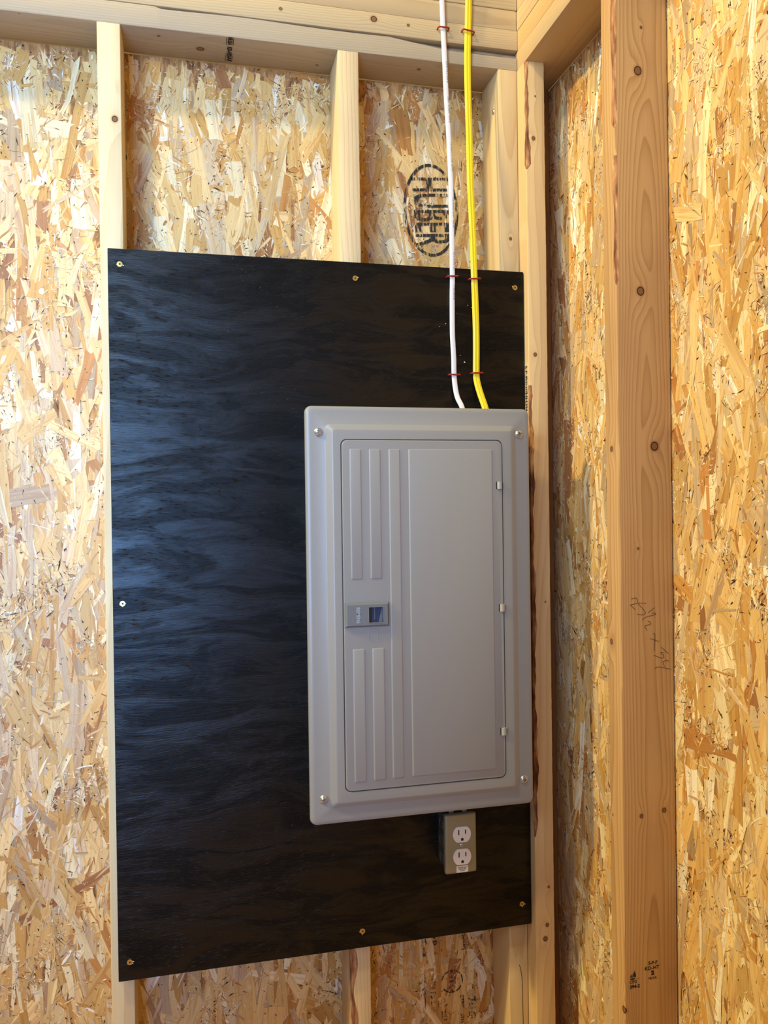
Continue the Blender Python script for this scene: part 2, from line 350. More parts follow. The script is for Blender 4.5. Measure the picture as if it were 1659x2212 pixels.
STUD = 'wall studs of the back wall'
lumber('wall_stud', 0, .038, 0, .089, .0381, ZP, 'z', m1, 'pale vertical stud behind the left edge of the black board', 'stud', None)
def wane2(v):
    z = v - ZP
    return (.010 + .004 * math.sin(z * 60), .007) if -1.9 < z < -1.585 else (.002, .002)
lumber('wall_stud', .4113, .4493, 0, .089, .0381, ZP, 'z', m2, 'vertical stud behind the middle of the black board', 'stud', None, BARK, wane2, wcorner=0)
lumber('wall_stud', .7185, .7562, 0, .089, .0381, ZP, 'z', m3, 'vertical stud behind the right edge of the black board, left of the corner post', 'stud', None)
def waneP(v):
    z = v - ZP
    a = .0066 + .0018 * math.sin(z * 23) + .0012 * math.sin(z * 71 + 1) + .0009 * math.sin(z * 190)
    if -.60 < z < -.20: a *= .33
    if z < -1.44: a = .0020 + .0006 * math.sin(z * 50)
    return (a, a * .9 + (.006 if -.7 > z > -1.38 else 0))
lumber('corner_post', .7568, .7945, -.038, .0505, .0381, ZP, 'z', mp, 'corner post with a bark edge standing forward of the studs, right of the panel', 'stud', None, BARK, waneP, wcorner=0)
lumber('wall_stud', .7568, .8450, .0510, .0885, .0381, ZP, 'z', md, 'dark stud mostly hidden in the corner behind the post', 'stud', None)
def waneB(v):
    z = v - ZP
    a = .0015
    if z > -.27: a = .0078 + .0015 * math.sin(z * 40)
    elif -.50 < z < -.31: a = .006 + .002 * math.sin(z * 50)
    elif -1.10 < z < -.74: a = .003 + .001 * math.sin(z * 33)
    return (a * .55, a)
lumber('wall_stud', .7565, .8445, -.3580, -.3200, .0381, ZP, 'z', mB, 'wide-faced knotty stud on the right wall with printed grade stamp', 'stud', None, BARK, waneB, wcorner=0)

# plates: back wall
def gwane(v):                                   # v = world x
    if v > .50: d = min(.015, .002 + (v - .50) * .11) ; return (.030, d)
    if v > .10: return (.012, .003 + .0015 * math.sin(v * 19))
    return (.002, .002)
PLA = [('x', (202, 174, 136), (168, 136, 100), (-.03, -.05), .0045, .60, [(.0481 - .0445, 0, .1711 + .3217, .0058), (.005 - .0445, .0, .2, .001), (.0575 - .0445, 0, .3829 + .3217, .0022), (.0225 - .0445, 0, .1002 + .3217, .0022), (.032 - .0445, 0, .5724 + .3217, .0030)], 20),  # strong grey share puts cool bounce light on the underside into the colour
       ('x', (208, 178, 136), (168, 130, 90), (-.06, .10), .0048, .25, [(-.0445, .0634 - .0381, .4794 + .3207, .0052), (-.0445, .0601 - .0381, .3105 + .3207, .0028), (-.0445, .022, .545 + .32, .0025)], 23),
       ('x', (204, 172, 130), (168, 128, 88), (-.10, .02), .0060, .2, [(-.0445, .018, .47, .003)], 27),
       ('x', (206, 176, 134), (168, 130, 90), (-.07, .05), .0050, .10, [], 31)]
lab = ['lowest plank of the plates over the back wall, waney upper edge and ink marks beneath',
       'second plank up over the back wall, knotty, red staples on it',
       'third plank up over the back wall, crossed by both cables',
       'uppermost visible plank over the back wall']
ends = (.7562, .7572, .7560, .7568)
for i, (ax, l, d, ce, spc, g, kn, sd) in enumerate(PLA):
    mat = wood('plate_wood_%s' % 'abcd'[i], 'x', l, d, ce, spc, kn, .55, sd, .014, g)
    lumber('top_plate', -1.4, ends[i], (0, -.0008, .0006, 0)[i], .089, ZP + .0381 * i + .0002, ZP + .0381 * (i + 1), 'x', mat, lab[i], 'plank', None,
           GWANE if i == 0 else None, gwane if i == 0 else None, ease=.0024, wcorner=3)
# plates: right wall
def gwB(v): return (.0035 + .0025 * math.sin(v * 40), .004 + .003 * math.sin(v * 27 + 1)) if v > -.12 else (.003 + .0015 * math.sin(v * 31), .003)
labB = ['lowest plank of the plates over the right wall, broad underside showing', 'second plank up over the right wall', 'third plank up over the right wall', 'uppermost visible plank over the right wall']
for i in range(4):
    l, d = [((226, 184, 126), (190, 140, 84)), ((222, 180, 124), (186, 134, 82)), ((218, 182, 136), (184, 138, 92)), ((214, 180, 138), (180, 138, 96))][i]
    kn = [(-.01, 0, 1.06, .0040)] if i == 0 else []
    mat = wood('plate_wood_%s' % 'efgh'[i], 'y', l, d, ((-.02, .09), (.05, -.06), (-.1, .0), (.0, .1))[i], .0052, kn, .5, 40 + i * 3, .012, .6 if i == 0 else .15)  # lowest plank greyed in its colour to mimic cool bounce underneath
    lumber('top_plate', .7575 + (0, .0006, 0, .0008)[i], .8475, -2.2, .089, ZP + .0381 * i + .0002, ZP + .0381 * (i + 1), 'y', mat, labB[i], 'plank', None, ease=.0022)
# bottom plates (below the frame)
mbp = wood('plate_wood_i', 'x', LT, DK, (0, .1), .005, [], .5, 60)
bp = MB().box((-1.4, .0, 0), (.845, .089, .038)).done('trim_1', mbp, None, None, (-.2, .04, 0)); bp['kind'] = 'structure'
mbp2 = wood('plate_wood_j', 'y', LT, DK, (0, .1), .005, [], .5, 63)
bp = MB().box((.7565, -2.2, 0), (.8445, -.0005, .038)).done('trim_2', mbp2, None, None, (.8, -.2, 0)); bp['kind'] = 'structure'
MB().box((.7566, -.04, 0), (.8445, -.0, .0)) if False else None

# ------------------------------------------------------------------ ink
def ink_mat(name, c, breakup=.5, sc=(300, 300, 60)):
    k = NT(name); k.base(rgba(c)); k.b.inputs['Roughness'].default_value = .8
    q = k.sep(k.obj()); n = k.noise(k.xyz(k.M('MULTIPLY', q[0], sc[0]), k.M('MULTIPLY', q[1], sc[1]), k.M('MULTIPLY', q[2], sc[2])), 1, 3, .6)
    k.t.links.new(k.rng(n, breakup - .06, breakup + .06, 0, 1), k.b.inputs['Alpha']); return k.m
INKW = ink_mat('stamp_ink_worn', (38, 36, 34), .46); INK = ink_mat('stamp_ink', (34, 20, 18), .30); INKL = ink_mat('stamp_ink_faint', (52, 36, 24), .52)
PENC = ink_mat('pencil', (92, 58, 30), .25, (900, 900, 900))
YI = YA - .0024
def ring_xz(name, cx, cz, rx, rz, wd, y, mat, parent, n=56, rot=0, arc=(0, 360)):
    V = []; F = []; a0, a1 = map(math.radians, arc); full = abs(a1 - a0) > 6.28
    for i in range(n + (0 if full else 1)):
        a = a0 + (a1 - a0) * i / n
        for s in (1, -1):
            ux, uz = (rx + s * wd / 2) * math.cos(a), (rz + s * wd / 2) * math.sin(a)
            V.append((cx + ux * math.cos(rot) - uz * math.sin(rot), y, cz + ux * math.sin(rot) + uz * math.cos(rot)))
    N = len(V) // 2
    for i in range(N if full else N - 1): j = (i + 1) % N; F.append((2 * i, 2 * i + 1, 2 * j + 1, 2 * j))
    return mk(name, V, F, mat, parent)
DN, RT = (0, 0, -1), (1, 0, 0)              # text that reads downwards
ring_xz('oval_stamp', .6095, ZP - .2420, .0535, .0880, .0058, YI, INKW, wall_back, rot=math.radians(1.5))
text_obj('stamp_lettering', 'HUBER', .100, INKW, wall_back, (.6060, YI, ZP - .2440), Vector((.07, 0, -1)).normalized(), Vector((1, 0, .07)).normalized(), 0, bold=.0016, squeeze=.44)
ring_xz('round_stamp', .6320, ZP - 1.7640, .0215, .0215, .0022, YI, INKW, wall_back)
for t, x, z, s, q in (('GTG', .632, -1.764, .020, 1), ('EXPOSURE 1', .5745, -1.675, .012, 1), ('24/16', .600, -1.665, .020, 1), ('OOO', .575, -1.690, .014, .8), ('PS 2-10', .592, -1.80, .014, 1), ('SHEATHING', .656, -1.672, .012, 1), ('STRENGTH AXIS', .652, -1.835, .011, 1), ('7/16', .672, -1.820, .022, 1), ('MILL 54', .615, -1.838, .015, 1), ('THIS SIDE DOWN', .600, -1.90, .012, 1)):
    text_obj('printed_mark', t, s, INKL, wall_back, (x, YI, ZP + z), DN, RT, 0, bold=.0004, squeeze=q)
mk('printed_mark', [(.5755, YI, ZP - 1.755), (.5775, YI, ZP - 1.755), (.5775, YI, ZP - 1.805), (.5755, YI, ZP - 1.805)], [(0, 1, 2, 3)], INKW, wall_back)

studs = {o['label']: o for o in COL.objects if o.name.startswith(('wall_stud', 'corner_post', 'top_plate'))}
def lc(o, p): return Vector(p) - o.location
# grade stamp on the wide face of the right-wall stud
SB = [o for l, o in studs.items() if 'grade stamp' in l][0]; yb = -.3580 - .0004
def tx(t, x, z, s, m=INK, q=1, b=.0003, tilt=.0):
    X = Vector((math.cos(tilt), 0, math.sin(tilt))); Z = Vector((-math.sin(tilt), 0, math.cos(tilt)))
    text_obj('printed_mark', t, s, m, SB, lc(SB, (x, yb, ZP + z)), X, Z, 0, bold=b, squeeze=q)
tx('S-P-F', .8030, -1.5085, .0072, q=1.0, b=.00018); tx('KD-HT', .8015, -1.5160, .0076, q=1.05, b=.00018); tx('2', .8025, -1.5235, .0085, b=.0006, q=1.1); tx('NLGA', .8022, -1.5310, .0048, q=1.1, b=.0001)
tx('CIFO', .7703, -1.5325, .0066, q=.85, b=.0001); tx('394-2', .7727, -1.5395, .0068, q=1.05, b=.0003); tx('*', .7785, -1.5295, .0045)
def flatxz(name, polys, y, mat, par):
    V = []; F = []
    for P in polys:
        b = len(V); V += [tuple(lc(par, (x, y, ZP + z))) for x, z in P]; F.append(tuple(range(b, b + len(P))))
    return mk(name, V, F, mat, par)
lx, lz = .7640, -1.5275
flatxz('leaf_mark', [[(lx + a * .001, lz + b * .001) for a, b in P] for P in (
    [(0, 0), (4, -1.5), (8, -1.2), (10.5, 1.5), (8, .6), (4, 1.0)], [(6.8, 2.2), (10.8, 2.4), (10.6, 6), (8.2, 12), (7, 6.5)], [(4.6, 2.2), (6, 2.2), (6.6, 8.6), (5.6, 6.5)], [(2.6, 2.4), (3.9, 2.2), (4.9, 7.6), (3.6, 5.6)], [(.8, 2.2), (2, 2), (3.2, 6.2), (2, 4.6)])], yb, INK, SB)
# pencil figures on the same stud
def stroke(mb, pts, wd, y):
    for (a, b) in zip(pts[:-1], pts[1:]):
        d = Vector((b[0] - a[0], 0, b[1] - a[1])); L = d.length
        if L < 1e-6: continue
        d /= L; n = Vector((-d.z, 0, d.x)) * wd / 2; A = Vector((a[0], y, a[1])) - d * wd * .3; B = Vector((b[0], y, b[1])) + d * wd * .3
        mb.add([A + n, A - n, B - n, B + n], [(0, 1, 2, 3)])
pm = MB()
def pp(x, y):                                  # strokes of the hand-written measurement, metres on the face
    return (.7660 + (x - 0) * .0000603, ZP - .9468 - y * .0000609)
for S in ([(140, 285), (270, 270), (310, 320), (300, 400), (110, 435), (250, 550)], [(545, 415), (350, 390), (335, 420), (470, 560), (525, 640), (480, 690), (400, 690), (290, 660)],
          [(770, 530), (605, 640)], [(700, 655), (790, 660), (810, 695), (560, 740), (480, 770), (435, 825)], [(590, 850), (650, 870), (670, 920), (620, 940), (520, 950), (500, 990), (565, 1075)],
          [(640, 1275), (885, 1360)], [(730, 1145), (775, 1180), (775, 1330), (750, 1590)], [(960, 1510), (1140, 1670)], [(1030, 1630), (930, 1640), (1010, 1700), (1015, 1760), (960, 1780), (740, 1690)],
          [(1150, 1860), (1110, 1835), (980, 1860), (1030, 1980)], [(765, 2015), (860, 1980), (1210, 2060)]):
    stroke(pm, [pp(*s) for s in S], .0008, yb)
mk('pencil_note', [tuple(lc(SB, v)) for v in pm.v], pm.f, PENC, SB)
# ink on the side of the corner post
CP = [o for l, o in studs.items() if l.startswith('corner post')][0]
for t, z, s in (('S-P-F', -.575, .012), ('KD-HT', -.600, .009), ('HH', -.622, .013), ('394', -.640, .010)):
    text_obj('printed_mark', t, s, INK, CP, lc(CP, (.7568 - .0003, -.0250, ZP + z)), (0, 0, -1), (0, -1, 0), 0, bold=.0004)
# ink block under the lowest plate
TP = [o for l, o in studs.items() if 'ink marks beneath' in l][0]
for x, y, t in ((.2215, .0120, 'NLGA'), (.2215, .0440, 'KD-HT'), (.2215, .0670, 'S-P-F')):
    text_obj('printed_mark', t, .0105, INK, TP, lc(TP, (x, y, ZP - .0002)), (0, 1, 0), (1, 0, 0), 0, bold=.0007, squeeze=.85)
for (x0, x1, y0, y1) in ((.2150, .2160, .002, .024), (.2270, .2280, .002, .024), (.2150, .2160, .058, .078), (.2270, .2280, .058, .078), (.2150, .2280, .0535, .0548), (.2150, .2280, .0765, .0775)):
    mk('stamp_frame_line', [tuple(lc(TP, (x, y, ZP - .0003))) for x, y in ((x0, y0), (x1, y0), (x1, y1), (x0, y1))], [(0, 1, 2, 3)], INK, TP)

# ------------------------------------------------------------------ black plywood board
kp = NT('black_painted_plywood'); q = kp.sep(kp.obj())
wv = kp.noise(kp.xyz(kp.M('MULTIPLY', q[0], 2.2), 0, kp.M('MULTIPLY', q[2], 5)), 1, 3, .5)
zz = kp.M('ADD', q[2], kp.M('MULTIPLY', wv, .10))
fine = kp.noise(kp.xyz(kp.M('MULTIPLY', q[0], 34), 3.3, kp.M('MULTIPLY', zz, 520)), 1, 4, .62)
patch = kp.noise(kp.xyz(kp.M('MULTIPLY', q[0], 6), 1.1, kp.M('MULTIPLY', zz, 26)), 1, 6, .62, 1.2)
pits = kp.M('MULTIPLY', kp.rng(kp.noise(kp.xyz(kp.M('MULTIPLY', q[0], 70), 9.1, kp.M('MULTIPLY', zz, 620)), 1, 2, .5), .60, .72, 0, 1), kp.rng(patch, .42, .58, 0, 1))
kp.base(kp.mix(patch, (.0012, .0012, .0014, 1), (.0025, .0025, .0028, 1)))
kp.put(kp.b.inputs['Roughness'], kp.M('ADD', kp.rng(patch, .42, .58, .28, .36), kp.rng(fine, .3, .7, -.02, .06))); kp.put(kp.b.inputs['Specular IOR Level'], kp.rng(patch, .42, .57, .46, .21))
kp.bump(kp.M('SUBTRACT', kp.M('ADD', kp.M('MULTIPLY', fine, .5), kp.M('MULTIPLY', patch, .22)), kp.M('MULTIPLY', pits, 1.0)), .8, .0011)
BY = -.0205
bx0, bx1, bz1, bz0 = .0137, .7553, -.3862, -1.6118
board = thing('plywood_board', (.3845, -.01, ZP + bz0), 'large black-painted plywood backboard screwed over the studs', 'board')
bo = board.location
E_ = MB(); x0, x1, z0, z1 = bx0 - bo.x, bx1 - bo.x, 0, bz1 - bz0; yf, yr = BY - bo.y, -.0003 - bo.y; e = .0006
E_.loft([rrect(x0, x1, z0, z1, .001, yr, 1), rrect(x0, x1, z0, z1, .001, yf + e, 1), rrect(x0 + e, x1 - e, z0 + e, z1 - e, .001, yf, 1)])
pl = E_.done('panel_sheet', kp.m, board)
# seam across the veneer
sm = plain('black_gap', (6, 6, 7), .9)
mk('veneer_crack', [(x0 + .001, yf - .0002, .3975 + .0004), (x0 + .16, yf - .0002, .3978), (x0 + .33, yf - .0002, .3969), (x0 + .33, yf - .0002, .3965), (x0 + .16, yf - .0002, .3970), (x0 + .001, yf - .0002, .3969)], [(0, 1, 4, 5), (1, 2, 3, 4)], sm, board)

BRASS = plain('zinc_yellow_screw', (214, 190, 120), .32, .9)
DARKM = plain('screw_recess', (60, 46, 24), .6, .3)
CHIP = plain('torn_veneer', (232, 214, 168), .8)
STEEL = plain('zinc_steel', (190, 190, 188), .30, .8)
def head(R, hgt, slots, flat=False, n=30):
    """screw head as a height field disc; slots=(angle,width,length,depth)"""
    V = []; F = []; rings = [0.001, .12, .2, .28, .36, .46, .56, .66, .76, .86, .94, 1.0]; m = 48
    for r in rings:
        for i in range(m):
            a = 2 * math.pi * i / m; x, z = R * r * math.cos(a), R * r * math.sin(a)
            h = hgt * ((1 - r ** 2.6) * .75 + .25) if not flat else hgt * (1 - .1 * r)
            for (sa, sw, sl, sd) in slots:
                u_ = x * math.cos(sa) + z * math.sin(sa); v_ = -x * math.sin(sa) + z * math.cos(sa)
                if abs(v_) < sw * R and abs(u_) < sl * R: h = min(h, hgt * (1 - sd))
            V.append((x, -h, z))
    for k in range(len(rings) - 1):
        for i in range(m): j = (i + 1) % m; F.append((k * m + i, k * m + j, (k + 1) * m + j, (k + 1) * m + i))
    F.append(tuple(range(m))); b = len(V); V += [(R * math.cos(2 * math.pi * i / m), .001, R * math.sin(2 * math.pi * i / m)) for i in range(m)]
    l = (len(rings) - 1) * m
    for i in range(m): j = (i + 1) % m; F.append((l + i, l + j, b + j, b + i))
    return V, F
def part_at(name, VF, mat, parent, pos, smooth=40):
    o = mk(name, VF[0], VF[1], mat, parent, smooth); o.location = pos; return o
rs = random.Random(4)
for (x, z) in ((.0329, -.4123), (.4334, -.4149), (.7379, -.4167), (.0294, -.9789), (.4306, -1.5817), (.0322, -1.5803), (.7363, -1.5713)):
    s = part_at('screw', head(.0046, .0014, [(rs.random() * 3, .0, .0, 0)], True), BRASS, board, (x - bo.x, yf - .0002, ZP + z - bo.z))
    st = []
    for i in range(12):
        a = i * math.pi / 6; r = .0021 if i % 2 else .0013; st.append((r * math.cos(a), -.0015, r * math.sin(a)))
    mk('drive_recess', st, [tuple(range(12))], DARKM, s)
    cv, cf = [], []
    for kk in range(rs.choice((2, 3, 3))):
        a = rs.choice((-.2, .2, 2.9, 3.4)) + rs.uniform(-.4, .4) if kk < 2 else rs.uniform(4.2, 5.2); b = len(cv); L = rs.uniform(.0055, .0078); wd = .0016
        d = Vector((math.cos(a), 0, math.sin(a))); nn_ = Vector((-d.z, 0, d.x)) * wd
        cv += [tuple(d * .003 + nn_ + Vector((0, .0001, 0))), tuple(d * .003 - nn_), tuple(d * L + Vector((0, -.0016, 0))), tuple(d * .003 + Vector((0, .0006, 0)))]; cf += [(b, b + 1, b + 2), (b, b + 2, b + 3), (b + 1, b + 2, b + 3), (b, b + 1, b + 3)]
    mk('torn_veneer', cv, cf, CHIP, s)

# crumbs of wood on the paint
for (x, z, s_) in ((.6445, -.4535, .0011), (.6525, -.4575, .0014), (.6370, -.5585, .0022), (.5900, -.4945, .0010), (.6015, -.4890, .0011), (.6285, -.5462, .0010), (.6225, -.4690, .0007)):
    a = rs.uniform(0, 3); P = [(math.cos(a + k * 2.1) * s_, 0, math.sin(a + k * 2.1) * s_) for k in range(3)] + [(0, -.0006, 0)]
    o = mk('wood_crumb', P, [(0, 1, 2), (0, 1, 3), (1, 2, 3), (2, 0, 3)], CHIP, board); o.location = (x - bo.x, yf - .0001, ZP + z - bo.z)

# ------------------------------------------------------------------ breaker panel
kg = NT('grey_enamel'); kg.base(kg.mix(kg.rng(kg.noise(kg.obj(), 1400, 2), .35, .65, 0, .16), rgba((147, 147, 146)), rgba((132, 132, 131)))); kg.b.inputs['Roughness'].default_value = .31
kg.b.inputs['Specular IOR Level'].default_value = .5; kg.bump(kg.noise(kg.obj(), 1800, 2), .12, .0003)
GREY = kg.m
PGREY = plain('grey_plastic', (112, 118, 124), .42)
px, pz = .523, ZP - 1.347
panel = thing('breaker_panel', (px, BY, pz), 'grey metal breaker panel with hinged door mounted on the black board', 'electrical panel')
def P3(ring): return [(x - px, y - BY, z + ZP - pz) for x, y, z in ring]
mb = MB(); mb.box((.345 - px, -.0785, .016), (.702 - px, -.0002, .672)); mb.done('enclosure', GREY, panel)
FX0, FX1, FZ0, FZ1 = .3262, .7202, -1.3462, -.6552
def rr(ins, y, r): return P3(rrect(FX0 + ins, FX1 - ins, FZ0 + ins, FZ1 - ins, r, y, 8))
def ridge(t, y):       # t=0 foot, 1 crest
    a, b, c_, d = (.3585, .6945, -1.3195, -.6848); e, f, g, h = (.3698, .6820, -1.3095, -.6954)
    L = lambda p, q_: p + (q_ - p) * t
    return P3(rrect(L(a, e), L(b, f), L(c_, g), L(d, h), .0075 - .003 * t, y, 8))
DX0, DX1, DZ0, DZ1 = .3845, .6645, -1.2912, -.7123
op = lambda ins, y: P3(rrect(DX0 - ins, DX1 + ins, DZ0 - ins, DZ1 + ins, .0105, y, 8))
cv = MB()
cv.loft([rr(.0035, -.098, .008), rr(.0006, -.106, .0105), rr(0, -.1125, .0112), rr(.0003, -.1160, .0112), rr(.0014, -.1180, .0105), rr(.0034, -.1192, .009), rr(.0070, -.1198, .007), rr(.0095, -.1200, .006),
         ridge(0, -.1200), ridge(.12, -.1206), ridge(.86, -.1280), ridge(1.0, -.1286), ridge(1.15, -.1288), op(.0020, -.1288), op(.0016, -.1284), op(.0014, -.1240), op(0, -.1238)], cap0=False)
cover = cv.done('cover', GREY, panel, 28)
mb = MB(); mb.loft([rr(.0035, -.098, .008), P3(rrect(.345, .702, -1.331, -.675, .005, -.0965, 8))], False, False); mb.done('cover_return', GREY, panel)
# door with pressed ribs
DY = -.1300
dm = MB(); dr = lambda ins, y: P3(rrect(DX0 + ins, DX1 - ins, DZ0 + ins, DZ1 - ins, .0098 - ins * .5, y, 8))
dm.loft([dr(.0004, -.1240), dr(.0000, -.1285), dr(.0004, -.1295), dr(.0012, DY)])
def emboss(m, x0, x1, z0, z1, h=.0013, bev=.0020, r=.0022):
    m.loft([P3(rrect(x0, x1, z0, z1, r, DY + .0004, 3)), P3(rrect(x0, x1, z0, z1, r, DY - .0001, 3)), P3(rrect(x0 + bev * .7, x1 - bev * .7, z0 + bev * .7, z1 - bev * .7, r * .8, DY - h * .85, 3)), P3(rrect(x0 + bev, x1 - bev, z0 + bev, z1 - bev, r * .6, DY - h, 3))])
for a in ((.3972, .4170, -.9425, -.7268), (.4301, .4500, -.9425, -.7268), (.4634, .4835, -1.2762, -.7268), (.4975, .6470, -1.2762, -.7268), (.3985, .4193, -1.2775, -1.0570), (.4313, .4525, -1.2768, -1.0570)):
    emboss(dm, *a)
door = dm.done('door', GREY, panel, 28)
# pressed U below the latch
upts = [(.4262, -1.0290), (.4262, -1.0395), (.4275, -1.0430), (.4305, -1.0455), (.4345, -1.0462), (.4385, -1.0450), (.4412, -1.0420), (.4420, -1.0380), (.4420, -1.0270), (.4400, -1.0250), (.4330, -1.0245), (.4280, -1.0255), (.4262, -1.0290)]
um = MB(); sweep(um, [Vector((a - px, DY - BY, ZP + b - pz)) for a, b in upts], [(.0005 * math.cos(t * .785), .0005 * math.sin(t * .785)) for t in range(8)]); um.done('pressed_mark', GREY, door, 60)
# latch
lm = MB(); LY = DY - .0068
Lr = lambda x0, x1, z0, z1, y: P3([(x0, y, z0), (x1, y, z0), (x1, y, z1), (x0, y, z1)])
WX0, WX1, WZ0, WZ1 = .4255, .4492, -1.0136, -.9884
lm.loft([Lr(.3853, .4600, -1.0205, -.9803, DY + .0005), Lr(.3853, .4600, -1.0205, -.9803, DY - .0025), Lr(.3890, .4570, -1.0175, -.9836, LY), Lr(WX0 - .0009, WX1 + .0009, WZ0 - .0009, WZ1 + .0009, LY), Lr(WX0 - .0006, WX1 + .0006, WZ0 - .0006, WZ1 + .0006, LY - .0006), Lr(WX0, WX1, WZ0, WZ1, LY - .0004), Lr(WX0, WX1, WZ0, WZ1, LY + .0060)], cap1=False)
latch = lm.done('latch', PGREY, panel)
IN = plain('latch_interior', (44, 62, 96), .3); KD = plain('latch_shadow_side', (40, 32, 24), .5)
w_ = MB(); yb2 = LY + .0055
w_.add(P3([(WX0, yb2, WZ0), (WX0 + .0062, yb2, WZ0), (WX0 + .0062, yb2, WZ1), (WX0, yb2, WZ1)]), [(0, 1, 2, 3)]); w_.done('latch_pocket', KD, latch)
w_ = MB(); w_.add(P3([(WX0 + .0062, yb2 - .0001, WZ0), (WX1, yb2 - .0001, WZ0), (WX1, yb2 - .0001, WZ1), (WX0 + .0062, yb2 - .0001, WZ1)]), [(0, 1, 2, 3)]); w_.done('latch_plate', IN, latch)
w_ = MB(); w_.box(P3([(WX0 + .0098, yb2 - .0030, WZ0 + .0045)])[0], P3([(WX0 + .0106, yb2, WZ1)])[0]); w_.done('latch_tongue', PGREY, latch)
w_ = MB(); w_.add(P3([(WX1, yb2 - .0002, WZ0), (WX1 - .0066, yb2 - .0002, WZ0), (WX1 - .0008, yb2 - .0002, WZ1), (WX1, LY, WZ1), (WX1, LY, WZ0)]), [(0, 1, 2), (0, 2, 3, 4)]); w_.done('latch_wedge', PGREY, latch)
LTX = plain('raised_lettering', (176, 186, 194), .4)
text_obj('latch_lettering', 'SIEMENS', .0082, LTX, latch, P3([(.4070, LY - .0002, -1.0006)])[0], DN, RT, .0003, bold=.0001, squeeze=.86)
# hinges
HM = plain('hinge_metal', (176, 174, 168), .38, .1)
for (hx, hz) in ((.6594, -.7888), (.6616, -.9994), (.6616, -1.2123)):
    h = MB(); prof = [(-.0046, -.1290), (-.0046, -.1318), (-.0038, -.1334), (-.0018, -.1342), (.0010, -.1340), (.0030, -.1332), (.0042, -.1315), (.0046, -.1288)]
    h.loft([P3([(hx + a, y, hz - .0062) for a, y in prof]), P3([(hx + a, y, hz - .0055) for a, y in prof]), P3([(hx + a, y, hz + .0062) for a, y in prof])])
    ho = h.done('hinge', HM, panel, 50)
    s_ = MB(); s_.add(P3([(hx - .0064, DY - .00025, hz - .0064), (hx - .0045, DY - .00025, hz - .0064), (hx - .0045, DY - .00025, hz + .0064), (hx - .0064, DY - .00025, hz + .0064)]), [(0, 1, 2, 3)]); s_.done('hinge_slot', sm, ho)
    s_ = MB(); s_.box(P3([(hx + .0066, -.1301, hz - .0050)])[0], P3([(hx + .0074, -.1280, hz + .0062)])[0]); s_.done('hinge_lip', GREY, ho)
for (x, z, a) in ((.3482, -.6990, .6), (.7003, -.6999, .35), (.3486, -1.3033, .12), (.7019, -1.3022, 1.45)):
    part_at('cover_screw', head(.0073, .0042, [(a, .13, .98, .55), (a + 1.5708, .13, .42, .8)]), STEEL, panel, P3([(x, -.1198, z)])[0], 22)

# ------------------------------------------------------------------ outlet box below the panel
GBX = plain('galvanised_steel', (118, 120, 122), .38, .85); PLT = plain('steel_cover_plate', (150, 146, 120), .42, .45)
WH = plain('white_plastic', (226, 218, 208), .4); SLOT = plain('slot_dark', (26, 14, 10), .7)
ox_, oz_ = .600, ZP - 1.476
outlet = thing('outlet_box', (ox_, BY, oz_), 'small steel outlet box with duplex receptacle just below the breaker panel', 'electrical outlet')
def O3(R): return [(x - ox_, y - BY, z + ZP - oz_) for x, y, z in R]
b_ = MB(); b_.loft([O3(rrect(.5745, .6255, -1.4715, -1.3735, .006, -.0207, 5)), O3(rrect(.5735, .6265, -1.4725, -1.3725, .006, -.026, 5)), O3(rrect(.5735, .6265, -1.4725, -1.3725, .006, -.0690, 5))]); bx = b_.done('box_body', GBX, outlet, 40)
for z in (-1.394, -1.425, -1.455):
    V = []; n = 24
    k_ = MB(); R = []
    path = [Vector(O3([(.5733, -.0445 + .0095 * math.cos(t), z + .0105 * math.sin(t))])[0]) for t in [i * 2 * math.pi / n for i in range(n + 1)]]
    sweep(k_, path, [(.0006 * math.cos(t), .0006 * math.sin(t)) for t in (0, 1.57, 3.14, 4.71)], Vector((1, 0, 0))); k_.done('knockout', GBX, bx, 60)
for x in (.586, .6105):
    k_ = MB(); k_.box(O3([(x - .0042, -.064, -1.3715)])[0], O3([(x + .0042, -.062, -1.3655)])[0]); k_.done('bracket_tab', STEEL, bx)
p_ = MB(); X0, X1, Z0, Z1 = .5708, .6290, -1.4748, -1.3690
p_.loft([O3(rrect(X0, X1, Z0, Z1, .0035, -.0660, 5)), O3(rrect(X0, X1, Z0, Z1, .0035, -.0715, 5)), O3(rrect(X0 + .0006, X1 - .0006, Z0 + .0006, Z1 - .0006, .0035, -.0732, 5)), O3(rrect(X0 + .0022, X1 - .0022, Z0 + .0022, Z1 - .0022, .0030, -.0746, 5)), O3(rrect(X0 + .0044, X1 - .0044, Z0 + .0044, Z1 - .0044, .0025, -.0750, 5))])
plate = p_.done('cover_plate', PLT, outlet, 35)
def oval(cx, cz, R, hz, y, n=40):
    P = []
    for i in range(n):
        a = 2 * math.pi * i / n; P.append((cx + R * math.cos(a), y, cz + max(-hz, min(hz, R * math.sin(a)))))
    return P
